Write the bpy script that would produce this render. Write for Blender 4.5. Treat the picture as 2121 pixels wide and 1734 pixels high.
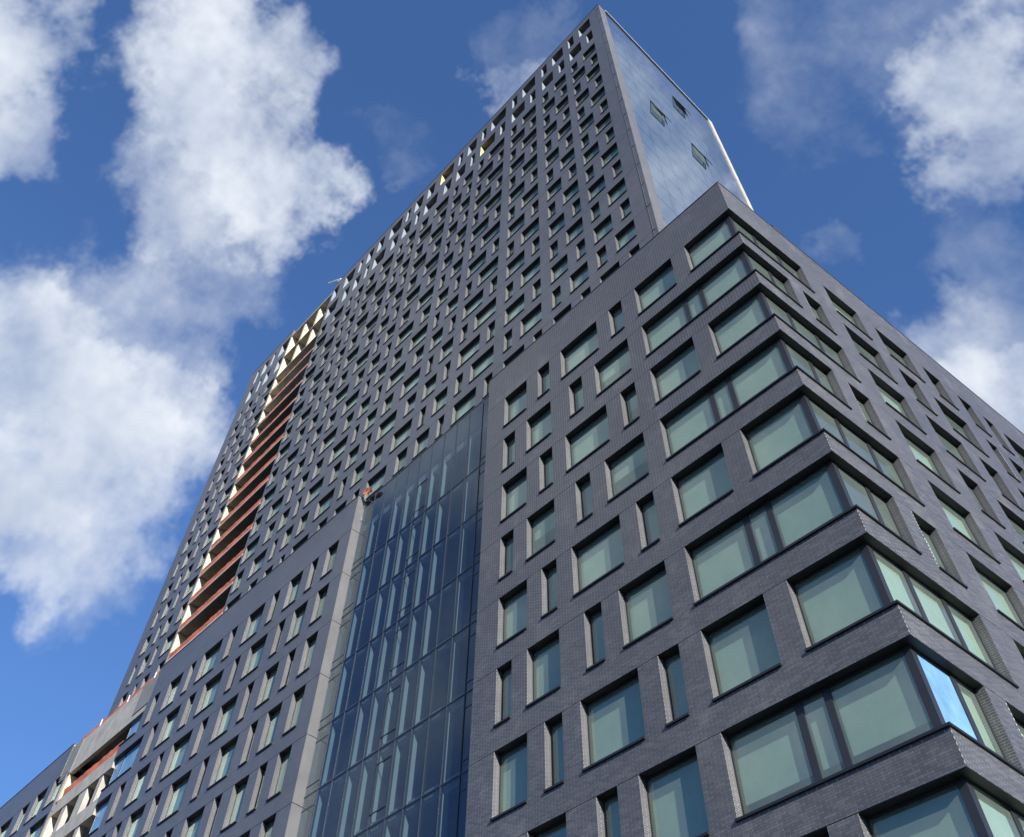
import bpy, math, random
import numpy as np
from mathutils import Matrix, Vector

random.seed(7)
for o in list(bpy.data.objects):
    bpy.data.objects.remove(o, do_unlink=True)
SC = bpy.context.scene
COL = SC.collection

# ------------------------------------------------------------------ camera
FH = 10.0 / 3.0                     # storey height
Z0 = 40.427                         # level of the podium's top window heads
cam_data = bpy.data.cameras.new('camera')
cam = bpy.data.objects.new('camera', cam_data)
COL.objects.link(cam)
R = ((0.62256181, 0.77799344, 0.08451631),
     (-0.66765624, 0.58437448, -0.46123921),
     (-0.40823026, 0.23072207, 0.88324141))      # rows: right, down, forward
CAMPOS = (10.062, -22.911, 1.6)
m = Matrix(((R[0][0], -R[1][0], -R[2][0], CAMPOS[0]),
            (R[0][1], -R[1][1], -R[2][1], CAMPOS[1]),
            (R[0][2], -R[1][2], -R[2][2], CAMPOS[2]),
            (0, 0, 0, 1)))
cam.matrix_world = m
cam_data.sensor_fit = 'HORIZONTAL'
cam_data.sensor_width = 36.0
cam_data.lens = 36.0 * 1726.78 / 2121.0
cam_data.shift_x = (1060.5 - 922.88) / 2121.0
cam_data.shift_y = (344.5 - 867.0) / 2121.0
cam_data.clip_start = 0.1
cam_data.clip_end = 20000
SC.camera = cam


def pixel(p):
    """where a point lands in the photograph, in its pixels, and its distance"""
    d = [p[i] - CAMPOS[i] for i in range(3)]
    q = [sum(R[r][i] * d[i] for i in range(3)) for r in range(3)]
    if q[2] <= 0.1:
        return (-9e9, -9e9, -1)
    return (922.88 + 1726.78 * q[0] / q[2], 344.5 + 1726.78 * q[1] / q[2], q[2])


# ------------------------------------------------------------------ sky, sun
SUN_TO = Vector((3.2, -1.0, 1.35)).normalized()
world = bpy.data.worlds.new('World')
SC.world = world
world.use_nodes = True
wn = world.node_tree.nodes
wl = world.node_tree.links
wn.clear()


def wnode(t, **k):
    n = wn.new(t)
    for a, b in k.items():
        setattr(n, a, b)
    return n


sky = wnode('ShaderNodeTexSky', sky_type='NISHITA', sun_disc=False)
sky.sun_elevation = math.asin(SUN_TO.z)
sky.sun_rotation = math.atan2(SUN_TO.x, SUN_TO.y)
sky.altitude = 50
sky.air_density = 1.0
sky.dust_density = 0.1
sky.ozone_density = 5.0
tc = wnode('ShaderNodeTexCoord')
# ragged cloud outlines: the directions are jittered by two scales of noise
_n1 = wnode('ShaderNodeTexNoise')
_n1.inputs['Scale'].default_value = 6.5
_n1.inputs['Detail'].default_value = 5
_n1.inputs['Roughness'].default_value = 0.62
wl.new(tc.outputs['Generated'], _n1.inputs['Vector'])
_s1 = wnode('ShaderNodeVectorMath', operation='SUBTRACT')
wl.new(_n1.outputs['Color'], _s1.inputs[0])
_s1.inputs[1].default_value = (0.5, 0.5, 0.5)
_w1 = wnode('ShaderNodeVectorMath', operation='MULTIPLY_ADD')
wl.new(_s1.outputs[0], _w1.inputs[0])
_w1.inputs[1].default_value = (0.26, 0.26, 0.26)
wl.new(tc.outputs['Generated'], _w1.inputs[2])
_nz = wnode('ShaderNodeVectorMath', operation='NORMALIZE')
wl.new(_w1.outputs[0], _nz.inputs[0])
WARP = _nz.outputs[0]


def wmath(op, a, b=None, c=None, clamp=False):
    n = wnode('ShaderNodeMath', operation=op)
    n.use_clamp = clamp
    for i, v in enumerate((a, b, c)):
        if v is None:
            continue
        if isinstance(v, (int, float)):
            n.inputs[i].default_value = v
        else:
            wl.new(v, n.inputs[i])
    return n.outputs[0]


def wnoise(scale, detail, rough, dist=0.0, off=(0, 0, 0), sc=(1, 1, 1)):
    mp = wnode('ShaderNodeMapping')
    mp.inputs['Location'].default_value = off
    mp.inputs['Scale'].default_value = sc
    wl.new(tc.outputs['Generated'], mp.inputs['Vector'])
    n = wnode('ShaderNodeTexNoise')
    n.inputs['Scale'].default_value = scale
    n.inputs['Detail'].default_value = detail
    n.inputs['Roughness'].default_value = rough
    n.inputs['Distortion'].default_value = dist
    wl.new(mp.outputs[0], n.inputs['Vector'])
    return n


# cloud banks: direction, angular radius (degrees), weight
CLOUDS = [(-0.575, -0.225, 0.787, 5.0, .95), (-0.628, -0.185, 0.756, 3.6, .75), (-0.60, -0.29, 0.745, 7, .9),
          (-0.455, -0.087, 0.886, 5.5, .95), (-0.505, -0.055, 0.861, 6.0, 1.0), (-0.469, -0.025, 0.883, 5, .8),
          (-0.536, 0.011, 0.844, 6.0, .95), (-0.563, 0.08, 0.821, 5.2, 1.0), (-0.591, 0.013, 0.806, 5, .8),
          (-0.645, 0.05, 0.763, 6.0, .62), (-0.688, 0.04, 0.725, 6.5, .6), (-0.639, 0.10, 0.761, 5, .6),
          (-0.691, 0.10, 0.713, 5, .55), (-0.775, -0.02, 0.632, 7.0, .95), (-0.785, 0.05, 0.62, 6.0, 1.0),
          (-0.81, 0.04, 0.583, 6.5, 1.0), (-0.798, 0.11, 0.59, 6.0, .9), (-0.757, 0.12, 0.645, 5.0, .75),
          (-0.83, 0.117, 0.546, 5, .75), (-0.835, 0.16, 0.525, 4, .45), (-0.78, -0.09, 0.61, 7, .9),
          (-0.446, 0.17, 0.879, 3.0, .34), (-0.41, 0.16, 0.90, 3.0, .28), (-0.277, 0.221, 0.935, 2.6, .52),
          (-0.215, 0.205, 0.953, 4.0, .34), (0.061, 0.508, 0.859, 5.5, .48),
          (0.05, 0.565, 0.823, 5.0, .85), (0.02, 0.61, 0.79, 4.5, .75), (-0.006, 0.427, 0.904, 5.0, .42),
          (-0.07, 0.465, 0.885, 4.5, .38), (0.03, 0.46, 0.887, 5, .40), (-0.167, 0.584, 0.794, 2.6, .42),
          (-0.105, 0.714, 0.692, 4.0, .55), (-0.14, 0.72, 0.677, 4.0, .62), (-0.147, 0.755, 0.64, 5.0, .9),
          (-0.04, 0.68, 0.73, 4, .45),
          (0.13, 0.40, 0.905, 7, .62), (0.15, 0.47, 0.87, 6, .66), (0.10, 0.33, 0.94, 5, .5)]  # last row: unseen banks added so the tower's side glass reflects pale
bank = None
for cx, cy, cz, rad, wgt in CLOUDS:
    L = math.sqrt(cx * cx + cy * cy + cz * cz)
    d = wnode('ShaderNodeVectorMath', operation='DOT_PRODUCT')
    wl.new(WARP, d.inputs[0])
    d.inputs[1].default_value = (cx / L, cy / L, cz / L)
    mr = wnode('ShaderNodeMapRange', interpolation_type='SMOOTHSTEP')
    mr.inputs['From Min'].default_value = math.cos(math.radians(rad * 1.25))
    mr.inputs['From Max'].default_value = math.cos(math.radians(rad * 0.22))
    mr.inputs['To Min'].default_value = 0
    mr.inputs['To Max'].default_value = wgt
    wl.new(d.outputs['Value'], mr.inputs['Value'])
    bank = mr.outputs[0] if bank is None else wmath('SMOOTH_MAX', bank, mr.outputs[0], 0.12)
# unseen broken cloud added for the glass to reflect, thicker towards the sun side
sep = wnode('ShaderNodeSeparateXYZ')
wl.new(tc.outputs['Generated'], sep.inputs[0])
front = wnode('ShaderNodeMapRange', interpolation_type='SMOOTHSTEP')
front.inputs['From Min'].default_value = 0.12
front.inputs['From Max'].default_value = -0.32
wl.new(wmath('MINIMUM', sep.outputs['Y'], wmath('SUBTRACT', 0.25, wmath('MULTIPLY', sep.outputs['X'], 1.2))), front.inputs['Value'])
n_far = wnoise(2.1, 2, 0.55, off=(3.1, 1.7, 0.4))
far = wnode('ShaderNodeMapRange', interpolation_type='SMOOTHSTEP')
far.inputs['From Min'].default_value = 0.47
far.inputs['From Max'].default_value = 0.70
wl.new(wmath('ADD', n_far.outputs['Fac'], wmath('MULTIPLY', wmath('MAXIMUM', sep.outputs['X'], 0.0), 0.16)), far.inputs['Value'])
farb = wmath('MULTIPLY', far.outputs[0], front.outputs[0])
bank = wmath('MAXIMUM', bank, wmath('MULTIPLY', farb, 0.9))
n_edge = wnoise(8.0, 5, 0.64, 0.0, off=(0.3, 0.2, 0.9))
n_wisp = wnoise(24.0, 3, 0.6, 0.0, off=(5, 2, 1), sc=(1, 0.6, 1))
edge = wmath('ADD', wmath('MULTIPLY', wmath('SUBTRACT', n_edge.outputs['Fac'], 0.5), 1.55),
             wmath('MULTIPLY', wmath('SUBTRACT', n_wisp.outputs['Fac'], 0.5), 0.42))
dens = wmath('ADD', bank, wmath('MULTIPLY', edge, wmath('ADD', wmath('MULTIPLY', bank, 0.8), 0.12)))
cov = wnode('ShaderNodeMapRange', interpolation_type='SMOOTHSTEP')
cov.inputs['From Min'].default_value = 0.18
cov.inputs['From Max'].default_value = 1.22
wl.new(dens, cov.inputs['Value'])
n_body = wnoise(5.5, 4, 0.6, 0.0, off=(9, 4, 2))
bodyr = wnode('ShaderNodeValToRGB')
bodyr.color_ramp.elements[0].position = 0.30
bodyr.color_ramp.elements[0].color = (3.0, 3.5, 4.5, 1)
bodyr.color_ramp.elements[1].position = 0.62
bodyr.color_ramp.elements[1].color = (5.6, 5.9, 6.3, 1)
wl.new(n_body.outputs['Fac'], bodyr.inputs[0])
skytint = wnode('ShaderNodeMix', data_type='RGBA', blend_type='MULTIPLY')
skytint.inputs['Factor'].default_value = 1.0
skytint.inputs['B'].default_value = (0.72, 1.02, 1.52, 1)
sgam = wnode('ShaderNodeGamma')
sgam.inputs['Gamma'].default_value = 0.72
wl.new(sky.outputs[0], sgam.inputs['Color'])
wl.new(sgam.outputs[0], skytint.inputs['A'])
mix = wnode('ShaderNodeMix', data_type='RGBA')
wl.new(cov.outputs[0], mix.inputs['Factor'])
wl.new(skytint.outputs['Result'], mix.inputs['A'])
wl.new(bodyr.outputs[0], mix.inputs['B'])
bg = wnode('ShaderNodeBackground')
bg.inputs['Strength'].default_value = 0.10
wl.new(mix.outputs['Result'], bg.inputs['Color'])
wo = wnode('ShaderNodeOutputWorld')
wl.new(bg.outputs[0], wo.inputs[0])

sun_data = bpy.data.lights.new('sun', 'SUN')
sun_data.energy = 5.0
sun_data.angle = math.radians(0.53)
sun_data.color = (1.0, 0.955, 0.89)
sun = bpy.data.objects.new('sun', sun_data)
sun.rotation_euler = (-SUN_TO).to_track_quat('-Z', 'Y').to_euler()
sun.location = (60, -40, 120)
COL.objects.link(sun)

SC.view_settings.view_transform = 'Standard'
SC.view_settings.look = 'None'
SC.view_settings.gamma = 1.0
SC.view_settings.use_curve_mapping = False
SC.view_settings.exposure = 0.7
SC.render.engine = 'CYCLES'
SC.cycles.max_bounces = 5
SC.cycles.diffuse_bounces = 2
SC.cycles.glossy_bounces = 2
SC.cycles.transmission_bounces = 2
SC.cycles.transparent_max_bounces = 10
SC.cycles.caustics_reflective = False
SC.cycles.caustics_refractive = False


# ------------------------------------------------------------------ materials
def new_mat(name):
    mt = bpy.data.materials.new(name)
    mt.use_nodes = True
    nt = mt.node_tree
    nt.nodes.clear()
    out = nt.nodes.new('ShaderNodeOutputMaterial')
    return mt, nt, out


def N(nt, t, **k):
    n = nt.nodes.new(t)
    for a, b in k.items():
        setattr(n, a, b)
    return n


def M_(nt, op, a, b=None, c=None):
    n = N(nt, 'ShaderNodeMath', operation=op)
    for i, v in enumerate((a, b, c)):
        if v is None:
            continue
        if isinstance(v, (int, float)):
            n.inputs[i].default_value = v
        else:
            nt.links.new(v, n.inputs[i])
    return n.outputs[0]


def noise(nt, vec, scale, detail=4, rough=0.55):
    n = N(nt, 'ShaderNodeTexNoise')
    n.inputs['Scale'].default_value = scale
    n.inputs['Detail'].default_value = detail
    n.inputs['Roughness'].default_value = rough
    if vec is not None:
        nt.links.new(vec, n.inputs['Vector'])
    return n.outputs['Fac']


def ramp(nt, fac, stops):
    r = N(nt, 'ShaderNodeValToRGB')
    els = r.color_ramp.elements
    while len(els) < len(stops):
        els.new(0.5)
    for e, (p, c) in zip(els, stops):
        e.position = p
        e.color = tuple(c) + (1,)
    nt.links.new(fac, r.inputs[0])
    return r.outputs[0]


def mixc(nt, fac, a, b, mode='MIX'):
    n = N(nt, 'ShaderNodeMix', data_type='RGBA', blend_type=mode)
    for key, v in (('Factor', fac), ('A', a), ('B', b)):
        if isinstance(v, (int, float)):
            n.inputs[key].default_value = v
        elif isinstance(v, tuple):
            n.inputs[key].default_value = v + (1,)
        else:
            nt.links.new(v, n.inputs[key])
    return n.outputs['Result']


BW, BH = 1.0 / 3.0, FH / 48.0       # brick pitch along and up the wall


def plain(name, col, rough=0.6, metal=0.0, var=0.12, scale=1.5, bump=0.0, spec=0.5):
    mt, nt, out = new_mat(name)
    b = N(nt, 'ShaderNodeBsdfPrincipled')
    g = N(nt, 'ShaderNodeNewGeometry')
    f = noise(nt, g.outputs['Position'], scale, 6, 0.6)
    lo = tuple(c * (1 - var) for c in col)
    hi = tuple(min(1, c * (1 + var)) for c in col)
    nt.links.new(ramp(nt, f, [(0.3, lo), (0.7, hi)]), b.inputs['Base Color'])
    b.inputs['Roughness'].default_value = rough
    b.inputs['Metallic'].default_value = metal
    b.inputs['Specular IOR Level'].default_value = spec
    if bump:
        bp = N(nt, 'ShaderNodeBump')
        bp.inputs['Strength'].default_value = bump
        bp.inputs['Distance'].default_value = 0.01
        nt.links.new(noise(nt, g.outputs['Position'], scale * 12, 5, 0.6), bp.inputs['Height'])
        nt.links.new(bp.outputs[0], b.inputs['Normal'])
    nt.links.new(b.outputs[0], out.inputs[0])
    return mt


BRICK_LO, BRICK_HI, MORTAR = (0.082, 0.083, 0.089), (0.104, 0.104, 0.109), (0.62, 0.61, 0.60)


def brick_mat():
    """dark grey glazed brick laid in running bond, from the position on the wall"""
    mt, nt, out = new_mat('dark_brick_wall')
    b = N(nt, 'ShaderNodeBsdfPrincipled')
    g = N(nt, 'ShaderNodeNewGeometry')
    sp = N(nt, 'ShaderNodeSeparateXYZ')
    nt.links.new(g.outputs['Position'], sp.inputs[0])
    sn = N(nt, 'ShaderNodeSeparateXYZ')
    nt.links.new(g.outputs['True Normal'], sn.inputs[0])
    isx = M_(nt, 'GREATER_THAN', M_(nt, 'ABSOLUTE', sn.outputs['X']), 0.7)
    u = M_(nt, 'ADD', M_(nt, 'MULTIPLY', sp.outputs['Y'], isx),
           M_(nt, 'MULTIPLY', sp.outputs['X'], M_(nt, 'SUBTRACT', 1.0, isx)))
    v = M_(nt, 'SUBTRACT', sp.outputs['Z'], Z0)
    cb = N(nt, 'ShaderNodeCombineXYZ')
    nt.links.new(u, cb.inputs[0])
    nt.links.new(v, cb.inputs[1])
    bt = N(nt, 'ShaderNodeTexBrick')
    bt.offset = 0.5
    bt.offset_frequency = 2
    bt.squash = 1.0
    bt.squash_frequency = 2
    nt.links.new(cb.outputs[0], bt.inputs['Vector'])
    bt.inputs['Scale'].default_value = 1.0
    bt.inputs['Mortar Size'].default_value = 0.0055
    bt.inputs['Mortar Smooth'].default_value = 0.1
    bt.inputs['Bias'].default_value = 0.0
    bt.inputs['Brick Width'].default_value = BW
    bt.inputs['Row Height'].default_value = BH
    bt.inputs['Color1'].default_value = BRICK_LO + (1,)
    bt.inputs['Color2'].default_value = BRICK_HI + (1,)
    bt.inputs['Mortar'].default_value = (0.33, 0.325, 0.32, 1)
    big = noise(nt, g.outputs['Position'], 0.12, 4, 0.6)
    st = noise(nt, g.outputs['Position'], 1.1, 5, 0.6)
    c1 = mixc(nt, 1.0, bt.outputs['Color'], ramp(nt, big, [(0.3, (0.86, 0.86, 0.88)), (0.7, (1.12, 1.11, 1.09))]), 'MULTIPLY')
    c2 = mixc(nt, 1.0, c1, ramp(nt, st, [(0.3, (0.9, 0.9, 0.9)), (0.72, (1.1, 1.1, 1.1))]), 'MULTIPLY')
    nt.links.new(c2, b.inputs['Base Color'])
    b.inputs['Roughness'].default_value = 0.36
    b.inputs['Specular IOR Level'].default_value = 0.55
    bp = N(nt, 'ShaderNodeBump')
    bp.inputs['Strength'].default_value = 0.5
    bp.inputs['Distance'].default_value = 0.006
    bp.invert = True
    nt.links.new(bt.outputs['Fac'], bp.inputs['Height'])
    nt.links.new(bp.outputs[0], b.inputs['Normal'])
    nt.links.new(b.outputs[0], out.inputs[0])
    return mt


def brick_piece_mat():
    mt, nt, out = new_mat('dark_brick')
    b = N(nt, 'ShaderNodeBsdfPrincipled')
    g = N(nt, 'ShaderNodeNewGeometry')
    oi = N(nt, 'ShaderNodeObjectInfo')
    r = M_(nt, 'FRACT', M_(nt, 'ADD', g.outputs['Random Per Island'], oi.outputs['Random']))
    c = ramp(nt, r, [(0.0, BRICK_LO), (0.8, BRICK_HI), (1.0, (0.125, 0.124, 0.127))])
    big = noise(nt, g.outputs['Position'], 0.12, 4, 0.6)
    c = mixc(nt, 1.0, c, ramp(nt, big, [(0.3, (0.86, 0.86, 0.88)), (0.7, (1.12, 1.11, 1.09))]), 'MULTIPLY')
    blot = noise(nt, g.outputs['Position'], 0.5, 7, 0.72)
    eff = N(nt, 'ShaderNodeMapRange')
    eff.inputs['From Min'].default_value = 0.54
    eff.inputs['From Max'].default_value = 0.76
    eff.inputs['To Max'].default_value = 0.35
    nt.links.new(blot, eff.inputs['Value'])
    c = mixc(nt, eff.outputs[0], c, (0.30, 0.295, 0.29))
    nt.links.new(c, b.inputs['Base Color'])
    nt.links.new(M_(nt, 'MULTIPLY_ADD', r, 0.16, 0.28), b.inputs['Roughness'])
    b.inputs['Specular IOR Level'].default_value = 0.55
    nt.links.new(b.outputs[0], out.inputs[0])
    return mt


def glass_mat(name, tint, refl, f0, dust=0.10, dustcol=(0.45, 0.52, 0.48)):
    """coated glazing: tinted see-through sheet with dust and a mirror coat"""
    mt, nt, out = new_mat(name)
    tr = N(nt, 'ShaderNodeBsdfTransparent')
    tr.inputs[0].default_value = tint + (1,)
    df = N(nt, 'ShaderNodeBsdfDiffuse')
    df.inputs[0].default_value = dustcol + (1,)
    g = N(nt, 'ShaderNodeNewGeometry')
    m1 = N(nt, 'ShaderNodeMixShader')
    dn = noise(nt, g.outputs['Position'], 0.9, 6, 0.65)
    nt.links.new(M_(nt, 'MULTIPLY', M_(nt, 'ADD', dn, 0.5), dust), m1.inputs[0])
    nt.links.new(tr.outputs[0], m1.inputs[1])
    nt.links.new(df.outputs[0], m1.inputs[2])
    gl = N(nt, 'ShaderNodeBsdfGlossy')
    gl.inputs['Color'].default_value = refl + (1,)
    gl.inputs['Roughness'].default_value = 0.012
    wav = N(nt, 'ShaderNodeBump')
    wav.inputs['Strength'].default_value = 0.10
    wav.inputs['Distance'].default_value = 0.05
    nt.links.new(noise(nt, g.outputs['Position'], 0.55, 2, 0.4), wav.inputs['Height'])
    nt.links.new(wav.outputs[0], gl.inputs['Normal'])
    dp = N(nt, 'ShaderNodeVectorMath', operation='DOT_PRODUCT')
    nt.links.new(g.outputs['Incoming'], dp.inputs[0])
    nt.links.new(g.outputs['True Normal'], dp.inputs[1])
    inv = M_(nt, 'SUBTRACT', 1.0, M_(nt, 'ABSOLUTE', dp.outputs['Value']))
    m2 = N(nt, 'ShaderNodeMixShader')
    nt.links.new(M_(nt, 'MULTIPLY_ADD', M_(nt, 'POWER', inv, 4.5), (1 - f0) * 0.9, f0), m2.inputs[0])
    nt.links.new(m1.outputs[0], m2.inputs[1])
    nt.links.new(gl.outputs[0], m2.inputs[2])
    nt.links.new(m2.outputs[0], out.inputs[0])
    return mt


MAT = {
    'brick': brick_mat(),
    'piece': brick_piece_mat(),
    'mortar': plain('pale_mortar', MORTAR, 0.9, 0, 0.12, 2.0),
    'soffit': plain('soffit_shadow_black', (0.012, 0.013, 0.016), 0.55, 0.0, 0.1),  # near-black colour deepens the shadow under the window heads
    'glass': glass_mat('green_window_glass', (0.60, 0.72, 0.655), (0.84, 1.0, 0.92), 0.12, 0.22, (0.41, 0.51, 0.46)),
    'glass_blue': glass_mat('blue_curtain_glass', (0.42, 0.50, 0.56), (0.72, 0.86, 1.0), 0.09, 0.02),
    'glass_side': glass_mat('pale_side_glass', (0.40, 0.50, 0.55), (0.86, 0.93, 1.0), 0.50, 0.05),
    'film': plain('blue_protective_film', (0.16, 0.32, 0.50), 0.25, 0, 0.25, 1.2),
    'frame': plain('dark_bronze_frame', (0.035, 0.037, 0.042), 0.38, 0.3, 0.1),
    'sill': plain('black_metal_sill', (0.018, 0.02, 0.026), 0.45, 0.2, 0.1),
    'mull': plain('grey_mullion_metal', (0.05, 0.06, 0.075), 0.35, 0.5, 0.1),
    'shade': plain('pale_roller_shade', (0.62, 0.66, 0.59), 0.9, 0, 0.06, 3.0),
    'fin': plain('white_interior_mullion', (0.40, 0.45, 0.40), 0.7, 0, 0.05),
    'room': plain('interior_plaster', (0.42, 0.44, 0.42), 0.9, 0, 0.1),
    'roomdark': plain('interior_concrete', (0.16, 0.15, 0.14), 0.9, 0, 0.2),
    'conc': plain('raw_concrete', (0.40, 0.385, 0.345), 0.85, 0, 0.22, 0.9, 0.4),
    'edge': plain('pink_grey_slab_edge', (0.58, 0.44, 0.40), 0.85, 0, 0.15, 1.5),
    'membrane': plain('grey_wall_membrane', (0.22, 0.22, 0.21), 0.7, 0, 0.15, 0.8),
    'sheath': plain('cream_sheathing_board', (0.78, 0.64, 0.42), 0.85, 0, 0.10, 0.8),
    'net': plain('orange_safety_net', (0.50, 0.14, 0.075), 0.9, 0, 0.30, 2.5),
    'white': plain('white_painted_metal', (0.78, 0.77, 0.74), 0.5, 0, 0.06),
    'coping': plain('aluminium_coping', (0.62, 0.66, 0.70), 0.4, 0.0, 0.08),
    'copedark': plain('dark_blue_coping', (0.06, 0.075, 0.11), 0.4, 0.4, 0.1),
    'wrap': plain('pale_blue_wrap', (0.25, 0.29, 0.33), 0.55, 0, 0.12, 2.0),
    'yellow': plain('yellow_insulation', (0.72, 0.60, 0.24), 0.8, 0, 0.15, 2.0),
    'roof': plain('grey_roof_membrane', (0.20, 0.20, 0.20), 0.9, 0, 0.2),
    'asphalt': plain('asphalt', (0.05, 0.05, 0.052), 0.9, 0, 0.25, 0.6, 0.3),
    'paving': plain('pavement_concrete', (0.17, 0.168, 0.16), 0.9, 0, 0.2, 0.7, 0.2),
    'black': plain('black_equipment', (0.03, 0.03, 0.03), 0.6),
}


# ------------------------------------------------------------------ mesh helpers
class MB:
    def __init__(self):
        self.v, self.f, self.mi = [], [], []

    def quad(self, a, b, c, d, mi=0):
        i = len(self.v)
        self.v += [a, b, c, d]
        self.f.append((i, i + 1, i + 2, i + 3))
        self.mi.append(mi)

    def box(self, x0, x1, y0, y1, z0, z1, skip='', mi=0):
        i = len(self.v)
        self.v += [(x0, y0, z0), (x1, y0, z0), (x1, y1, z0), (x0, y1, z0),
                   (x0, y0, z1), (x1, y0, z1), (x1, y1, z1), (x0, y1, z1)]
        F = {'b': (0, 3, 2, 1), 't': (4, 5, 6, 7), 'f': (0, 1, 5, 4), 'k': (2, 3, 7, 6),
             'l': (0, 4, 7, 3), 'r': (1, 2, 6, 5)}
        for k, q in F.items():
            if k not in skip:
                self.f.append(tuple(i + j for j in q))
                self.mi.append(mi)

    def tube(self, p, q, r, n=8):
        p, q = Vector(p), Vector(q)
        ax = (q - p).normalized()
        a = ax.orthogonal().normalized()
        b = ax.cross(a)
        i = len(self.v)
        for e in (p, q):
            for k in range(n):
                t = 2 * math.pi * k / n
                self.v.append(tuple(e + a * (r * math.cos(t)) + b * (r * math.sin(t))))
        for k in range(n):
            k2 = (k + 1) % n
            self.f.append((i + k, i + k2, i + n + k2, i + n + k))
            self.mi.append(0)
        self.f.append(tuple(i + k for k in reversed(range(n))))
        self.f.append(tuple(i + n + k for k in range(n)))
        self.mi += [0, 0]

    def mesh(self, name, *mats):
        me = bpy.data.meshes.new(name)
        me.from_pydata(self.v, [], self.f)
        for mt in mats:
            me.materials.append(mt)
        if len(mats) > 1:
            me.polygons.foreach_set('material_index', self.mi)
        me.update()
        return me


def link(name, me, parent=None, loc=None, rz=0.0):
    o = bpy.data.objects.new(name, me)
    COL.objects.link(o)
    if loc is not None:
        o.location = loc
    if rz:
        o.rotation_euler = (0, 0, rz)
    if parent is not None:
        o.parent = parent
    return o


def tag(o, label=None, cat=None, group=None, kind=None):
    if label:
        o['label'] = label
    if cat:
        o['category'] = cat
    if group:
        o['group'] = group
    if kind:
        o['kind'] = kind
    return o


def U(u):
    return Z0 + FH * u


WT = 0.45          # wall thickness
RD = 0.33          # reveal depth in front of the window frames
SILL = 34 * BH     # window height on the podium
TSILL = 32 * BH    # window height on the tower
JT = 0.011         # half of the open joint at each floor

# ------------------------------------------------------------------ ground
g = MB()
g.quad((-3000, -3000, 0), (3000, -3000, 0), (3000, 3000, 0), (-3000, 3000, 0))
tag(link('ground', g.mesh('ground', MAT['asphalt'])), kind='structure')
g = MB()
g.box(-130, 4.5, -4.5, 45, 0.004, 0.14, 'b')
tag(link('pavement', g.mesh('pavement', MAT['paving'])), kind='structure')

# ------------------------------------------------------------------ the two volumes
podium = tag(link('podium_building', None, None, (0, 0, 0)),
             'lower dark brick podium block with wraparound corner windows and a recessed blue glass curtain wall', 'building')
tower = tag(link('tower_building', None, None, (0, 0, 0)),
            'tall dark brick tower with staggered punched windows set back above the podium', 'building')
# (both empties sit at the world origin, so their parts keep world coordinates)


def comb(face, name, parent, u0, u1, zb, zt, opens, wh, y0=0.0, pieces=False):
    """one storey of wall: solid strip below, piers between openings above.
    face 'A' looks to -y at y=y0, face 'B' looks to +x at x=0."""
    mb = MB()
    zs = zt - wh

    def bx(a, b, c, d, skip=''):
        if b - a < 1e-4 or d - c < 1e-4:
            return
        if face == 'A':
            if pieces:
                mb.box(a, b, y0, y0 + WT, c, d, skip + ('fr' if abs(b) < 1e-6 else 'f'))
                mb.quad((a, y0, c), (b, y0, c), (b, y0, d), (a, y0, d), 1)
                if abs(b) < 1e-6:
                    mb.quad((b, y0, c), (b, y0 + WT, c), (b, y0 + WT, d), (b, y0, d), 1)
            else:
                mb.box(a, b, y0, y0 + WT, c, d, skip)
        else:
            mb.box(-WT, 0, a, b, c, d, skip + ('r' if pieces else ''))
            if pieces:
                mb.quad((0, a, c), (0, b, c), (0, b, d), (0, a, d), 1)
    rects = []
    if opens:
        bx(u0, u1, zb + JT, zs)
        rects.append((u0, u1, zb + JT, zs))
        e = u0
        for a, b in sorted(opens):
            if a - e > 1e-3:
                bx(e, a, zs, zt - JT, 'b')
                rects.append((e, a, zs, zt - JT))
            e = b
        if u1 - e > 1e-3:
            bx(e, u1, zs, zt - JT, 'b')
            rects.append((e, u1, zs, zt - JT))
    else:
        bx(u0, u1, zb + JT, zt - JT)
        rects.append((u0, u1, zb + JT, zt - JT))
    o = link(name, mb.mesh(name, MAT['brick'], MAT['mortar']), parent)
    return o, rects


# --- window builder: local x along the wall, local y into the wall, z from the sill
_wm = {}


def wmesh(kind, w, h, extra=0.0):
    key = (kind, round(w, 3), round(h, 3), round(extra, 2))
    if key in _wm:
        return _wm[key]
    mb = MB()
    t, yf, yb = 0.055, RD - 0.03, RD + 0.07
    if kind == 'frame':
        mb.box(0, t, yf, yb, 0, h)
        mb.box(w - t, w, yf, yb, 0, h)
        mb.box(t, w - t, yf, yb, h - t * 1.6, h, 'lr')
        mb.box(t, w - t, yf, yb, 0, t, 'lr')
        me = mb.mesh('window_frame', MAT['frame'])
    elif kind == 'pane':
        mb.box(t, w - t, RD, RD + 0.012, t, h - t * 1.6, 'kbtlr')
        me = mb.mesh('window_pane', MAT['glass'])
    elif kind == 'pane_film':
        mb.box(t, w - t, RD, RD + 0.012, t, h - t * 1.6, 'kbtlr')
        me = mb.mesh('filmed_pane', MAT['film'])
    elif kind == 'sill':
        mb.box(-0.05, w - 0.01, -0.075, RD - 0.03, -0.055, 0.012)
        me = mb.mesh('window_sill', MAT['sill'])
    elif kind == 'soffit':
        mb.box(0.002, w - 0.002, 0.012, RD - 0.032, h - 0.009, h + JT - 0.001)  # added plate, its black standing in for shadow under the head
        me = mb.mesh('head_soffit', MAT['soffit'])
    elif kind == 'shade':
        mb.box(t, w - t, RD + 0.135, RD + 0.142, extra, h - 0.05, 'btlr')
        mb.box(t, w - t, RD + 0.128, RD + 0.15, extra - 0.03, extra)
        me = mb.mesh('roller_shade', MAT['shade'])
    _wm[key] = me
    return me


n_win = [0]


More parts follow.
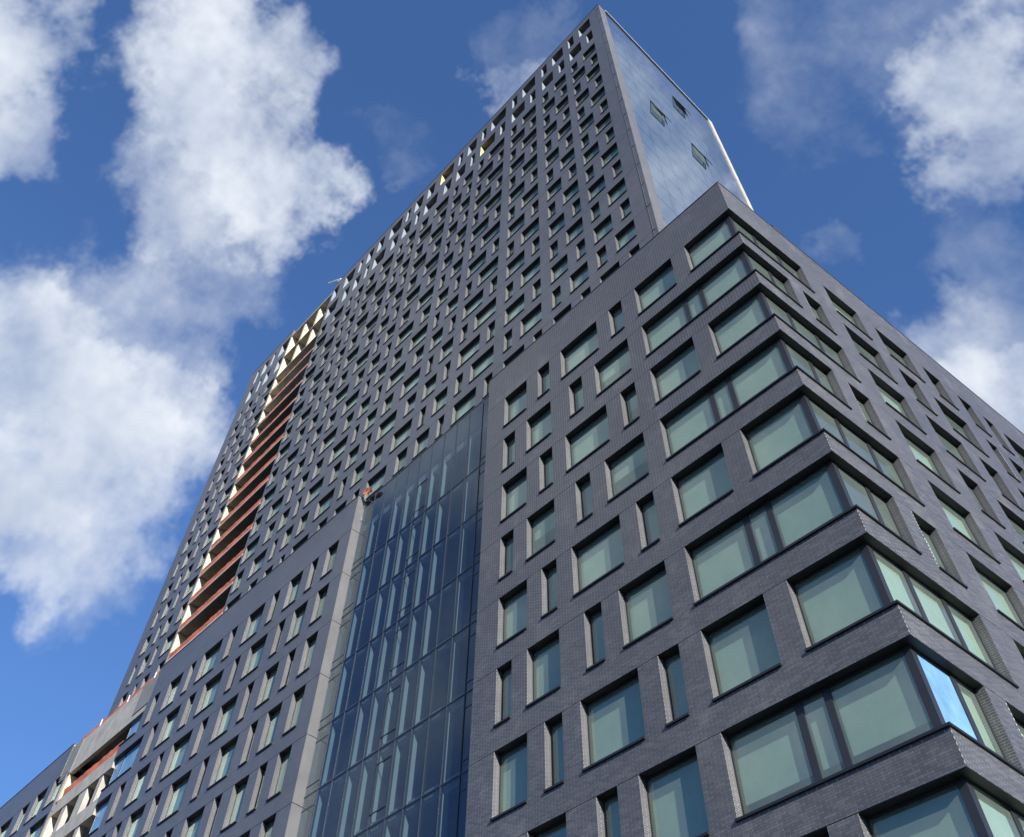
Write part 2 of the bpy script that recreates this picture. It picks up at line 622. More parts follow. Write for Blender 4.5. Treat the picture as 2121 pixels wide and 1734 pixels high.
def window(parent, face, u0, u1, zt, h, y0=0.0, shade=None, film=False):
    w = u1 - u0
    if face == 'A':
        loc, rz = (u0, y0, zt - h), 0.0
    else:
        loc, rz = (0.0, u0, zt - h), math.pi / 2
    fr = link('window', wmesh('frame', w, h), parent, loc, rz)
    link('pane', wmesh('pane_film' if film else 'pane', w, h), fr)
    link('sill', wmesh('sill', w, h), fr)
    link('head_soffit', wmesh('soffit', w, h), fr)
    if shade is not None:
        link('roller_shade', wmesh('shade', w, h, shade), fr)
    n_win[0] += 1
    return fr


rs = random.Random(11)


def pick_shade(k, h):
    if k <= 3:
        r = rs.random()
        return round(rs.choice([0.1, 0.1, 0.1, 0.35]), 2) if r < 0.75 else round(h * 0.55, 1)
    return rs.choice([0.1, 0.1, 0.3, 0.5, 0.1])


# ------------------------------------------------------------------ podium, corner block
EVEN_A = [(-18.0, -16.0), (-15.0, -14.0), (-13.0, -10.0), (-9.0, -8.0), (-6.95, -4.18)]
ODD_A = [(-18.0, -17.0), (-16.0, -14.0), (-12.5, -11.5), (-10.5, -8.0)]
EVEN_B = [(7.3, 10.05), (11.55, 14.35), (15.65, 17.2), (18.75, 20.05), (21.1, 22.1), (23.0, 25.8), (27.0, 28.2)]
ODD_B = [(4.2, 5.6), (7.3, 10.05), (11.55, 13.1), (14.4, 17.2), (18.8, 19.8), (20.75, 22.1), (23.3, 24.6), (25.8, 28.4)]
XL, YB = -19.6, 34.0
KMAX = 10
brick_rects = []     # (face, u0, u1, z0, z1)
for k in range(-1, KMAX + 1):
    zt = U(-k)
    zb = U(-k - 1)
    if k == -1:
        zt = Z0 + 41 * BH
        zb = Z0
        oa, ob = [], []
    elif k % 2 == 0:
        oa, ob = EVEN_A + [(-3.2, 0.0)], [(WT, 5.55)] + EVEN_B
    else:
        oa, ob = ODD_A + [(-6.95, 0.0)], [(WT, 3.2)] + ODD_B
    o, ra = comb('A', 'brick_wall_band', podium, XL, 0.0, zb, zt, oa, SILL, pieces=True)
    o, rb = comb('B', 'brick_wall_band', podium, WT, YB, zb, zt, ob, SILL, pieces=True)
    brick_rects += [('A',) + r for r in ra]
    for r in rb:
        if abs(r[0] - WT) < 1e-6:
            r = (0.0,) + r[1:]
        brick_rects.append(('B',) + r)
    if oa and (oa[-1][1] == 0.0):
        pass
    if k >= 0:
        for a, b in (EVEN_A if k % 2 == 0 else ODD_A):
            window(podium, 'A', a, b, zt, SILL, shade=pick_shade(k, SILL))
        for a, b in (EVEN_B if k % 2 == 0 else ODD_B):
            window(podium, 'B', a, b, zt, SILL, shade=(rs.choice([0.1, 0.1, 0.3]) if k >= 6 or (k >= 4 and rs.random() < .45) else (1.3 if rs.random() < .3 else None)))
# piers of face B that start at the corner when there is no corner window strip are covered above

# corner windows wrapping both faces
for odd in (0, 1):
    xa = -6.95 if odd else -3.2
    yb = 3.2 if odd else 5.55
    t, h = 0.055, SILL
    fr = MB()
    yf, yk = RD - 0.03, RD + 0.07
    PX = -0.55
    fr.box(xa, xa + t, yf, yk, 0, h)
    fr.box(xa + t, PX, yf, yk, h - 0.09, h, 'l')
    fr.box(xa + t, PX, yf, yk, 0, t, 'l')
    mx = [(-4.36, -4.10), (-3.33, -3.08)] if odd else []
    for a, b in mx:
        fr.box(a, b, yf - 0.01, yk, t, h - 0.09)
    # corner post
    fr.box(PX, -yf, yf, 0.55, 0, h)
    # face B side: depth runs to -x
    fr.box(-yk, -yf, yb - t, yb, 0, h)
    fr.box(-yk, -yf, 0.55, yb - t, h - 0.09, h, 'k')
    fr.box(-yk, -yf, 0.55, yb - t, 0, t, 'k')
    my = [(2.02, 2.26)] if odd else [(2.02, 2.26), (3.92, 4.16)]
    for a, b in my:
        fr.box(-yk, -yf + 0.01, a, b, t, h - 0.09)
    fme = fr.mesh('corner_window_frame', MAT['frame'])
    sl = MB()
    sl.box(xa - 0.05, 0.075, -0.075, yf, -0.055, 0.012)
    sl.box(-yf, 0.075, yf, yb - 0.01, -0.055, 0.012, 'f')
    sme = sl.mesh('corner_sill', MAT['sill'])
    sf = MB()
    sf.box(xa + 0.002, -0.012, 0.012, yf - 0.002, h - 0.009, h + JT - 0.001)
    sf.box(-yf + 0.002, -0.012, yf - 0.002, yb - 0.002, h - 0.009, h + JT - 0.001, 'f')
    sfme = sf.mesh('corner_soffit', MAT['soffit'])
    pan = []
    ed = [xa + t] + [q for ab in mx for q in ab] + [PX]
    for i in range(0, len(ed), 2):
        p = MB()
        p.quad((ed[i], RD, t), (ed[i + 1], RD, t), (ed[i + 1], RD, h - 0.09), (ed[i], RD, h - 0.09))
        s = MB()
        s.box(ed[i], ed[i + 1], RD + 0.135, RD + 0.142, 0.0, 1.0)
        pan.append((p.mesh('corner_pane', MAT['glass']), ('A', ed[i], ed[i + 1])))
    ed = [0.55] + [q for ab in my for q in ab] + [yb - t]
    for i in range(0, len(ed), 2):
        p = MB()
        p.quad((-RD, ed[i], t), (-RD, ed[i + 1], t), (-RD, ed[i + 1], h - 0.09), (-RD, ed[i], h - 0.09))
        pan.append((p.mesh('corner_pane', MAT['glass']), ('B', ed[i], ed[i + 1])))
    for k in range(0, KMAX + 1):
        if k % 2 != odd:
            continue
        w = link('corner_window', fme, podium, (0, 0, U(-k) - SILL))
        link('sill', sme, w)
        link('head_soffit', sfme, w)
        drop = rs.choice([0.12, 0.12, 0.5, 0.3])
        for me, (fc, a, b) in pan:
            pm = me
            if fc == 'B' and k == 7 and a < 1:
                pm = me.copy()
                pm.materials.clear()
                pm.materials.append(MAT['film'])
            link('pane', pm, w)
            if fc == 'B' and k < 6:
                continue
            s = MB()
            if fc == 'A':
                s.box(a + 0.01, b - 0.01, RD + 0.135, RD + 0.142, drop, h - 0.05)
            else:
                s.box(-RD - 0.142, -RD - 0.135, a + 0.01, b - 0.01, drop * .6, h - 0.05)
            link('roller_shade', s.mesh('roller_shade', MAT['shade']), w)

# base of the corner block
mb = MB()
mb.box(XL, 0, 0, WT, 0.14, U(-KMAX - 1) - JT)
link('brick_wall_band', mb.mesh('base_wall', MAT['brick']), podium)
mb = MB()
mb.box(-WT, 0, WT, YB, 0.14, U(-KMAX - 1) - JT)
link('brick_wall_band', mb.mesh('base_wall', MAT['brick']), podium)
mb = MB()
mb.box(XL, 0.03, -0.03, WT, Z0 + 41 * BH, Z0 + 41 * BH + 0.05)
mb.box(-WT, 0.03, WT, YB, Z0 + 41 * BH, Z0 + 41 * BH + 0.05, 'f')
link('coping', mb.mesh('podium_coping', MAT['copedark']), podium)


# bricks as pieces: proud of the wall by a few millimetres, head and bed joints left open
def brick_list(face, u0, u1, z0, z1):
    out = []
    r0 = math.floor((z0 - Z0) / BH + 1e-6)
    r1 = math.ceil((z1 - Z0) / BH - 1e-6)
    for r in range(r0, r1):
        a = max(z0, Z0 + r * BH + 0.0022)
        b = min(z1, Z0 + (r + 1) * BH - 0.0022)
        if b - a < 0.02:
            continue
        off = BW * 0.5 if r % 2 == 0 else 0.0
        n0 = math.floor((u0 + off) / BW)
        n1 = math.ceil((u1 + off) / BW)
        for n in range(n0, n1):
            c = n * BW - off + 0.0095
            d = c + BW - 0.019
            full = c >= u0 - 1e-6 and d <= u1 + 1e-6
            c, d = max(c, u0), min(d, u1)
            if d - c < 0.03:
                continue
            out.append((face, c, d, a, b, full))
    return out


allb = []
for r in brick_rects:
    allb += brick_list(*r)
PR = 0.006
full_h = BH - 0.0044
cand = []
for i, (f, c, d, a, b, full) in enumerate(allb):
    if not full or abs((b - a) - full_h) > 1e-4:
        continue
    p = ((c + d) / 2, 0, (a + b) / 2) if f == 'A' else (0, (c + d) / 2, (a + b) / 2)
    px, py, dist = pixel(p)
    if 5 < px < 2116 and 5 < py < 1729:
        cos = abs(p[1] - CAMPOS[1]) / dist if f == 'A' else abs(p[0] - CAMPOS[0]) / dist
        cand.append((cos / dist ** 2, i))
cand.sort(reverse=True)
single = set(i for _, i in cand[:300])
bm_ = MB()
bm_.box(0, BW - 0.019, -PR, 0.0, 0, full_h, 'k')
BRICK_ME = bm_.mesh('brick', MAT['piece'])
loose = {'A': [], 'B': []}
for i, q in enumerate(allb):
    f, c, d, a, b, full = q
    if i in single:
        if f == 'A':
            link('brick', BRICK_ME, podium, (c, 0, a))
        else:
            link('brick', BRICK_ME, podium, (0, c, a), math.pi / 2)
    else:
        loose[f].append((c, d, a, b))
for f in 'AB':
    Q = np.array(loose[f])
    n = len(Q)
    V = np.zeros((n, 8, 3))
    lu = [0, 1, 1, 0, 0, 1, 1, 0]
    lz = [2, 2, 2, 2, 3, 3, 3, 3]
    ld = [1, 1, 0, 0, 1, 1, 0, 0]
    for j in range(8):
        uu = Q[:, lu[j]]
        zz = Q[:, lz[j]]
        if f == 'A':
            V[:, j, 0] = uu
            V[:, j, 1] = -PR * ld[j]
        else:
            V[:, j, 1] = uu
            V[:, j, 0] = PR * ld[j]
        V[:, j, 2] = zz
    F = np.array([(0, 1, 5, 4), (0, 3, 2, 1), (4, 5, 6, 7), (0, 4, 7, 3), (1, 2, 6, 5)])
    if f == 'B':
        pass
    idx = (np.arange(n)[:, None, None] * 8 + F[None]).reshape(-1)
    me = bpy.data.meshes.new('brick_courses')
    me.vertices.add(n * 8)
    me.vertices.foreach_set('co', V.reshape(-1))
    me.loops.add(len(idx))
    me.loops.foreach_set('vertex_index', idx.astype(np.int32))
    me.polygons.add(n * 5)
    me.polygons.foreach_set('loop_start', np.arange(n * 5, dtype=np.int32) * 4)
    me.materials.append(MAT['piece'])
    me.update()
    me.validate()
    me.shade_flat()
    tag(link('brick_courses', me, podium), kind='stuff')

# ------------------------------------------------------------------ podium, long block beyond the curtain wall
EVEN_L = [(-37.15, -35.75), (-39.2, -38.27), (-42.0, -40.27), (-44.25, -43.3), (-47.7, -45.35), (-50.3, -49.27),
          (-54.42, -51.5), (-56.5, -55.6), (-59.95, -57.7), (-62.65, -61.55)]
ODD_L = [(-37.15, -35.75), (-40.0, -38.3), (-42.0, -41.05), (-45.72, -43.35), (-47.85, -46.95), (-52.1, -49.32),
         (-54.5, -53.32), (-58.05, -55.63), (-60.2, -59.18)]
XR = -34.28
BAY0, BAY1 = -78.3, -66.9       # the unfinished bay
LEND = -118.0
EVEN_F = [(-81.7, -79.35), (-85.7, -83.1), (-89.1, -87.2), (-94.3, -91.1), (-98.3, -96.4), (-103.0, -100.0)]
ODD_F = [(-83.3, -79.35), (-87.2, -85.4), (-91.2, -88.9), (-94.8, -93.2), (-99.5, -97.0), (-103.2, -101.3)]
for k in range(-1, KMAX + 1):
    zt, zb = U(-k), U(-k - 1)
    if k == -1:
        zt, zb = Z0 + 41 * BH, Z0
        comb('A', 'brick_wall_band', podium, -63.7, XR, zb, zt, [], SILL)
        comb('A', 'brick_wall_band', podium, LEND, -80.8, zb, zt, [], SILL)
        continue
    op = list(EVEN_L if k % 2 == 0 else ODD_L)
    fe = (-66.75, -63.9) if k % 2 == 0 else (-66.75, -61.62)
    comb('A', 'brick_wall_band', podium, -66.75, XR, zb, zt, op + [fe], SILL)
    for a, b in op:
        window(podium, 'A', a, b, zt, SILL, shade=rs.choice([0.1, 0.1, 0.1, 0.4]))
    if k % 2 == 0:
        window(podium, 'A', fe[0], fe[1], zt, SILL, film=True)
    else:
        window(podium, 'A', -65.2, fe[1], zt, SILL, film=True)
        window(podium, 'A', -66.7, -65.25, zt, SILL, film=True)
    of = EVEN_F if k % 2 == 0 else ODD_F
    comb('A', 'brick_wall_band', podium, LEND, -78.9, zb, zt, list(of), SILL)
    for a, b in of:
        if k <= 3:
            window(podium, 'A', a, b, zt, SILL, shade=rs.choice([0.1, 0.3]))
mb = MB()
mb.box(LEND, XR, 0, WT, 0.14, U(-KMAX - 1) - JT)
link('brick_wall_band', mb.mesh('base_wall', MAT['brick']), podium)
for k in range(-1, KMAX + 1):          # return beside the curtain wall, one piece per storey
    zt, zb = U(-k), U(-k - 1)
    if k == -1:
        zt, zb = Z0 + 41 * BH, Z0
    mb = MB()
    mb.box(XR - WT, XR, WT, 1.3, zb + JT, zt - JT)
    link('brick_return', mb.mesh('brick_return', MAT['brick']), podium)
mb = MB()
mb.box(-63.7, XR + 0.03, -0.03, WT, Z0 + 41 * BH, Z0 + 41 * BH + 0.05)
mb.box(LEND, -80.8, -0.03, WT, Z0 + 41 * BH, Z0 + 41 * BH + 0.05)
link('coping', mb.mesh('podium_coping', MAT['copedark']), podium)

# ------------------------------------------------------------------ curtain wall between the two blocks
YG = 0.65
cw = link('curtain_wall', None, podium, (0, 0, 0))
VX = [-34.28, -33.0, -31.70, -30.36, -29.03, -27.70, -26.36, -25.02, -23.68, -22.35, -21.0, -20.3, -19.6]
HZ = [U(0.80)] + [U(-k - 0.87) for k in range(0, 9)]
ZLOW = U(-9.87)
mb = MB()
mb.box(-0.025, 0.025, -0.03, 0.12, ZLOW, U(0.80))
MU = mb.mesh('mullion', MAT['mull'])
for x in VX[1:-2]:
    link('mullion', MU, cw, (x, YG, 0))
mb = MB()
mb.box(-0.04, 0.04, -0.02, 0.12, ZLOW, U(0.80))
link('mullion', mb.mesh('mullion', MAT['frame']), cw, (-21.0, YG, 0))
for i, zz in enumerate(HZ):
    mb = MB()
    mb.box(-34.28, -19.6, YG - 0.022, YG + 0.14, -0.03, 0.03)
    link('transom', mb.mesh('transom', MAT['mull']), cw, (0, 0, zz))
pm = {}
for i in range(len(VX) - 2):
    a, b = VX[i], VX[i + 1]
    for j in range(len(HZ)):
        zt = HZ[j] - 0.03
        zb = (HZ[j + 1] if j + 1 < len(HZ) else ZLOW) + 0.03
        key = (i, round(zt - zb, 2))
        if key not in pm:
            p = MB()
            p.quad((a + 0.025, 0, 0), (b - 0.025, 0, 0), (b - 0.025, 0, zt - zb), (a + 0.025, 0, zt - zb))
            pm[key] = p.mesh('glass_panel', MAT['glass_blue'])
        link('glass_panel', pm[key], cw, (0, YG + 0.004 * rs.random(), zb))
# sub-transoms: an opening light in one column, narrow bands at the two ends
for j in range(0, 9):
    base = U(-j - 0.87)
    for a, b, offs in ((-34.28, -33.0, (0.14, -0.2)), (-21.0, -19.6, (0.14, -0.2))):
        for o_ in offs:
            mb = MB()
            mb.box(a + 0.02, b - 0.02, YG - 0.018, YG + 0.05, -0.018, 0.018)
            link('transom', mb.mesh('transom', MAT['mull']), cw, (0, 0, base + o_ * FH))
    a, b = -27.66, -26.40
    mb = MB()
    zb, zt = base + 0.15 * FH, base + 0.80 * FH
    for q in ((a, a + 0.05, zb, zt), (b - 0.05, b, zb, zt), (a + 0.05, b - 0.05, zb, zb + 0.05), (a + 0.05, b - 0.05, zt - 0.05, zt)):
        mb.box(q[0], q[1], YG - 0.03, YG - 0.004, q[2], q[3])
    link('vent_frame', mb.mesh('vent_frame', MAT['mull']), cw)
# white inner mullions and slab edges seen through the glass
mb = MB()
mb.box(-0.05, 0.05, YG + 0.13, YG + 0.48, ZLOW, U(0.10))
FI = mb.mesh('inner_mullion', MAT['fin'])
for x in VX[1:-2]:
    if x not in (-31.70, -23.68, -21.0):
        link('inner_mullion', FI, cw, (x, 0, 0))
for j in range(0, 10):
    mb = MB()
    zt = U(-j + 0.22)
    mb.box(-34.2, -19.7, YG + 0.2, YG + 6, zt - 0.55, zt)
    link('floor_slab', mb.mesh('floor_slab', MAT['room']), cw)
mb = MB()
mb.box(-34.2, -19.7, YG + 5.0, YG + 5.2, ZLOW, U(0.75))
link('inner_wall', mb.mesh('inner_wall', MAT['roomdark']), cw)
mb = MB()
mb.box(-34.2, -19.7, YG + 0.2, YG + 0.35, U(0.2), U(0.79))
link('parapet_backing', mb.mesh('parapet_backing', MAT['frame']), cw)
mb = MB()
mb.box(-34.27, -19.6, YG - 0.02, YG + 0.4, U(0.80) + 0.032, U(0.80) + 0.06)
link('coping', mb.mesh('curtain_coping', MAT['copedark']), cw)

# ------------------------------------------------------------------ podium interior and roof
for k in range(0, KMAX + 2):
    mb = MB()
    zc = U(-k) + 0.12
    mb.box(XL + 0.05, -WT - 0.02, WT + 0.02, YB - .5, zc, zc + 0.3)
    mb.box(LEND + .5, BAY0 - 0.6, WT + 0.02, 12, zc, zc + 0.3)
    mb.box(BAY1 + 0.2, XR - WT - 0.02, WT + 0.02, 12, zc, zc + 0.3)
    link('floor_slab', mb.mesh('floor_slab', MAT['room']), podium)
mb = MB()
mb.box(XL + 0.1, -4.0, 4.0, 4.2, 0.2, U(0.1), 'b')
mb.box(-4.2, -4.0, 4.2, YB - 1, 0.2, U(0.1), 'b')
mb.box(BAY1 + 0.3, XR - WT, 4.0, 4.2, 0.2, U(0.1), 'b')
mb.box(LEND + 1, BAY0 - 1, 4.0, 4.2, 0.2, U(0.1), 'b')
link('inner_wall', mb.mesh('inner_wall', MAT['room']), podium)
mb = MB()
mb.box(-19.5, -0.5, WT + 0.05, YB, U(0.30), U(0.30) + 0.25)
mb.box(-34.25, -19.5, 1.35, YB, U(0.30), U(0.30) + 0.25, 'lr')
mb.box(LEND, -34.25, WT + 0.05, YB, U(0.30), U(0.30) + 0.25)
link('roof_slab', mb.mesh('roof_slab', MAT['roof']), podium)
mb = MB()
mb.box(LEND, 0, YB, YB + WT, 0.14, Z0 + 41 * BH)
mb.box(LEND - WT, LEND, 0, YB + WT, 0.14, Z0 + 41 * BH)
link('brick_wall_band', mb.mesh('rear_wall', MAT['brick']), podium)

# ------------------------------------------------------------------ tower
TY = 1.4202 * FH
TX0, TX1 = -91.15, -7.46
BAYS = [  # (left, right, wide width left, wide width right, slot width left, slot right)
    (-13.3, -9.3, 2.0, 2.0, 1.0, 1.0), (-18.35, -14.3, 2.0, 2.0, 1.0, 1.0), (-24.15, -19.6, 2.5, 2.5, 1.0, 1.0),
    (-30.42, -25.45, 2.95, 3.0, 0.95, 1.0), (-35.42, -31.55, 1.87, 1.88, 0.87, 0.87), (-42.42, -36.55, 2.88, 2.85, 1.6, 1.55),
    (-47.42, -43.52, 1.9, 1.85, 0.9, 0.92), (-54.42, -48.52, 2.85, 2.87, 1.55, 1.5), (-59.2, -55.55, 1.55, 1.55, 0.85, 0.85),
    (-66.3, -60.4, 2.85, 2.65, 1.6, 1.52), (-83.55, -78.7, 1.5, 2.45, 0.72, 1.5), (-88.6, -84.8, 1.5, 1.5, 0.72, 0.72)]


def tower_row(par):
    """par 0: left narrow, right wide; par 1: left wide, right narrow"""
    ops = []
    for l, r, wl_, wr, sl_, sr in BAYS:
        if par == 0:
            ops += [(l, l + sl_), (r - wr, r)]
        else:
            ops += [(l, l + wl_), (r - sr, r)]
    return ops


heads = [(n, n + 0.6955, n % 2, TSILL) for n in range(3, 17)] + [(17, 18.13, 1, 0.86 * FH), (18, 19.52, 0, 0.92 * FH)]
T_TOP = U(19.95)
prev = U(2.6955)
tw = []
comb('A', 'brick_wall_band', tower, TX0, TX1, U(0.32), prev, [], TSILL, TY)
for n, hd, par, wh in heads:
    zt = U(hd)
    ops = tower_row(par)
    if n == 18:
        # the left end has lower openings in the last storey as well
        pass
    right = [q for q in ops if q[0] > BAY1 - 0.1]
    left = [q for q in ops if q[1] < BAY0]
    comb('A', 'brick_wall_band', tower, BAY1 + 0.25, TX1, prev, zt, right, wh, TY)
    comb('A', 'brick_wall_band', tower, TX0, BAY0 - 0.1, prev, zt, left, wh, TY)
    for q in ops:
        tw.append((q[0], q[1], zt, wh, n))
    prev = zt
comb('A', 'brick_wall_band', tower, BAY1 + 0.25, TX1, prev, T_TOP, [], 1, TY)
comb('A', 'brick_wall_band', tower, TX0, BAY0 - 0.1, prev, T_TOP, [], 1, TY)
mb = MB()
mb.box(BAY1 + 0.2, TX1 + 0.03, TY - 0.03, TY + WT, T_TOP, T_TOP + 0.07)
mb.box(TX0, BAY0 - 0.1, TY - 0.03, TY + WT, T_TOP, T_TOP + 0.07)
link('coping', mb.mesh('tower_coping', MAT['copedark']), tower)

glazed = [w for w in tw if w[4] < 17]
open_ = [w for w in tw if w[4] >= 17]


def size_of(w):
    px = pixel(((w[0] + w[1]) / 2, TY, w[2] - w[3] / 2))
    dist = px[2]
    return (w[1] - w[0]) * w[3] / dist ** 3


glazed.sort(key=size_of, reverse=True)
rest = MB()
for i, (a, b, zt, wh, n) in enumerate(glazed):
    if i < 300:
        sh = rs.choice([0.1, 0.1, 0.1, 0.1, 0.9])
        window(tower, 'A', a, b, zt, wh, TY, shade=sh)
    else:
        t, y0, y1, zb = 0.055, TY + RD - 0.03, TY + RD + 0.07, zt - wh
        rest.box(a, a + t, y0, y1, zb, zt)
        rest.box(b - t, b, y0, y1, zb, zt)
        rest.box(a + t, b - t, y0, y1, zt - 0.09, zt, 'lr')
        rest.box(a + t, b - t, y0, y1, zb, zb + t, 'lr')
        rest.box(a - 0.05, b - 0.01, TY - 0.075, TY + RD - 0.03, zb - 0.055, zb + 0.012, mi=1)
        rest.box(a, b, TY + 0.012, y0, zt - 0.009, zt + JT - 0.001, mi=4)
        rest.quad((a + t, TY + RD, zb + t), (b - t, TY + RD, zb + t), (b - t, TY + RD, zt - 0.09), (a + t, TY + RD, zt - 0.09), mi=2)
        rest.box(a + t, b - t, TY + RD + 0.135, TY + RD + 0.142, zb + 0.1, zt - 0.05, mi=3)
tag(link('distant_windows', rest.mesh('distant_windows', MAT['frame'], MAT['sill'], MAT['glass'], MAT['shade'], MAT['soffit']), tower), kind='stuff')
# unglazed openings of the two top storeys, lined with pale wrap
for a, b, zt, wh, n in open_:
    mb = MB()
    dp = 0.5 if b - a > 1.2 else 0.12
    mb.box(a - 0.05, a + 0.012, TY + 0.02, TY + WT + dp, zt - wh + 0.002, zt - JT - 0.002)
    mt = 'yellow' if (-45 < a < -24 and rs.random() < .2 and b - a > 1.2) else 'wrap'
    link('opening_lining', mb.mesh('opening_lining', MAT[mt]), tower)
# floors, core and rear of the tower
for n in range(1, 20):
    mb = MB()
    zc = (U(n + 0.6955) if n < 17 else U((18.13, 19.52, 19.75)[n - 17])) + 0.12
    for x0, x1 in ((TX0 + 0.4, BAY0 - 0.3), (BAY1 + 0.4, TX1 - 2.4)):
        mb.box(x0, x1, TY + WT + 0.01, 16, zc, zc + 0.28)
    link('floor_slab', mb.mesh('floor_slab', MAT['room'] if n < 16 else MAT['roomdark']), tower)
mb = MB()
mb.box(BAY1 + 0.4, TX1 - 2.4, TY + 3.0, TY + 3.2, U(0.4), T_TOP - 1.0)
mb.box(TX0 + 0.4, BAY0 - 0.3, TY + 3.0, TY + 3.2, U(0.4), T_TOP - 1.0)
link('inner_wall', mb.mesh('inner_wall', MAT['roomdark']), tower)
mb = MB()
mb.box(TX0, TX0 + WT, TY + WT, 27.7, U(0.32), T_TOP)
mb.box(TX0 + WT, -9.8, 27.25, 27.7, U(0.32), T_TOP)
link('brick_wall_band', mb.mesh('rear_wall', MAT['brick']), tower)
mb = MB()
mb.box(TX0 + WT, -9.9, TY + WT, 27.2, U(19.55), U(19.55) + 0.2)
link('roof_slab', mb.mesh('roof_slab', MAT['roof']), tower)

# glazed end of the tower, turned a few degrees out of square
A0, A1 = Vector((TX1, TY)), Vector((-9.74, 27.7))
tv = (A1 - A0).normalized()
LEN = (A1 - A0).length
ang = math.atan2(tv.y, tv.x)
side = link('side_glazing', None, tower, (A0.x, A0.y, 0), ang)   # local x along the wall, local y points to the inside
levels = [U(0.32)] + [U(n + 0.6955) for n in range(1, 17)] + [U(18.13), U(19.52)]
for i in range(len(levels)):
    zb = levels[i]
    zt = levels[i + 1] if i + 1 < len(levels) else T_TOP
    mb = MB()
    mb.box(WT * 0.0 + 0.0, 1.28, 0.0, 0.40, zb + JT, zt - JT, 'l')
    link('brick_return', mb.mesh('brick_return', MAT['brick']), side)
mb = MB()
mb.box(LEN - 0.85, LEN, -0.12, 0.4, U(0.32), T_TOP)
link('end_fin', mb.mesh('end_fin', MAT['conc']), side)
mb = MB()
mb.box(1.28, LEN + 0.05, -0.14, 0.4, T_TOP - 0.12, T_TOP + 0.10)
link('coping', mb.mesh('side_coping', MAT['coping']), side)
mb = MB()
mb.box(1.28, LEN - 0.85, -0.03, 0.1, T_TOP - 0.55, T_TOP - 0.13)
link('top_rail', mb.mesh('top_rail', MAT['frame']), side)
SX = [1.30 + i * 2.33 for i in range(10)]
SX[-1] = LEN - 0.85
mb = MB()
mb.box(-0.018, 0.018, 0.012, 0.12, U(0.32), T_TOP - 0.5)
ME = mb.mesh('mullion', MAT['mull'])
for x in SX[1:-1]:
    link('mullion', ME, side, (x, 0, 0))
gl = [U(0.32)] + [U(n + 0.60) for n in range(1, 19)] + [T_TOP - 0.55]
for i, zz in enumerate(gl[1:-1]):
    mb = MB()
    mb.box(SX[0], SX[-1], 0.012, 0.12, zz - 0.018, zz + 0.018)
    link('transom', mb.mesh('transom', MAT['mull']), side)
VENTS = {(2, 12), (5, 12), (5, 16)}
for i in range(len(SX) - 1):
    a, b = SX[i] + 0.006, SX[i + 1] - 0.006
    for j in range(len(gl) - 1):
        zb, zt = gl[j] + 0.006, gl[j + 1] - 0.006
        if (i, j) in VENTS:
            zs = zt - 0.36 * FH * 2.2
            p = MB()
            p.quad((a, 0.01, zb), (b, 0.01, zb), (b, 0.01, zs), (a, 0.01, zs))
            link('glass_panel', p.mesh('glass_panel', MAT['glass_side']), side)
            v = MB()      # hinged at the head, pushed out at the foot
            o_, hh = 0.42, zt - zs
            for x0, x1, s0, s1 in ((a, a + .06, 0, 1), (b - .06, b, 0, 1), (a, b, 0, .06), (a, b, .94, 1)):
                y0, y1, z0_, z1_ = -o_ * s0, -o_ * s1, zt - hh * s0, zt - hh * s1
                v.quad((x0, y0 - .03, z0_), (x1, y0 - .03, z0_), (x1, y1 - .03, z1_), (x0, y1 - .03, z1_))
                v.quad((x0, y0 + .02, z0_), (x0, y1 + .02, z1_), (x1, y1 + .02, z1_), (x1, y0 + .02, z0_))
                v.quad((x0, y0 - .03, z0_), (x0, y1 - .03, z1_), (x0, y1 + .02, z1_), (x0, y0 + .02, z0_))
                v.quad((x1, y0 - .03, z0_), (x1, y0 + .02, z0_), (x1, y1 + .02, z1_), (x1, y1 - .03, z1_))
            v.box(a, b, -o_ - .03, -o_ + .02, zs - .03, zs + .03)
            v.quad((a + .06, -.0, zt), (b - .06, -.0, zt), (b - .06, -o_, zs), (a + .06, -o_, zs), mi=1)
            v.box(a, b, 0.05, 0.35, zs, zs + 0.05, mi=0)
            link('vent_window', v.mesh('vent_window', MAT['frame'], MAT['glass_side']), side)
            continue
        p = MB()
        yj = rs.uniform(-0.004, 0.004)
        yk = rs.uniform(-0.006, 0.006)
        p.quad((a, yj, zb), (b, yk, zb), (b, yj, zt), (a, yk, zt))
        link('glass_panel', p.mesh('glass_panel', MAT['glass_side']), side)
mb = MB()
mb.box(1.3, LEN - 1.0, 1.5, 1.6, U(0.4), T_TOP - 0.6)
link('inner_wall', mb.mesh('inner_wall', MAT['room']), side)

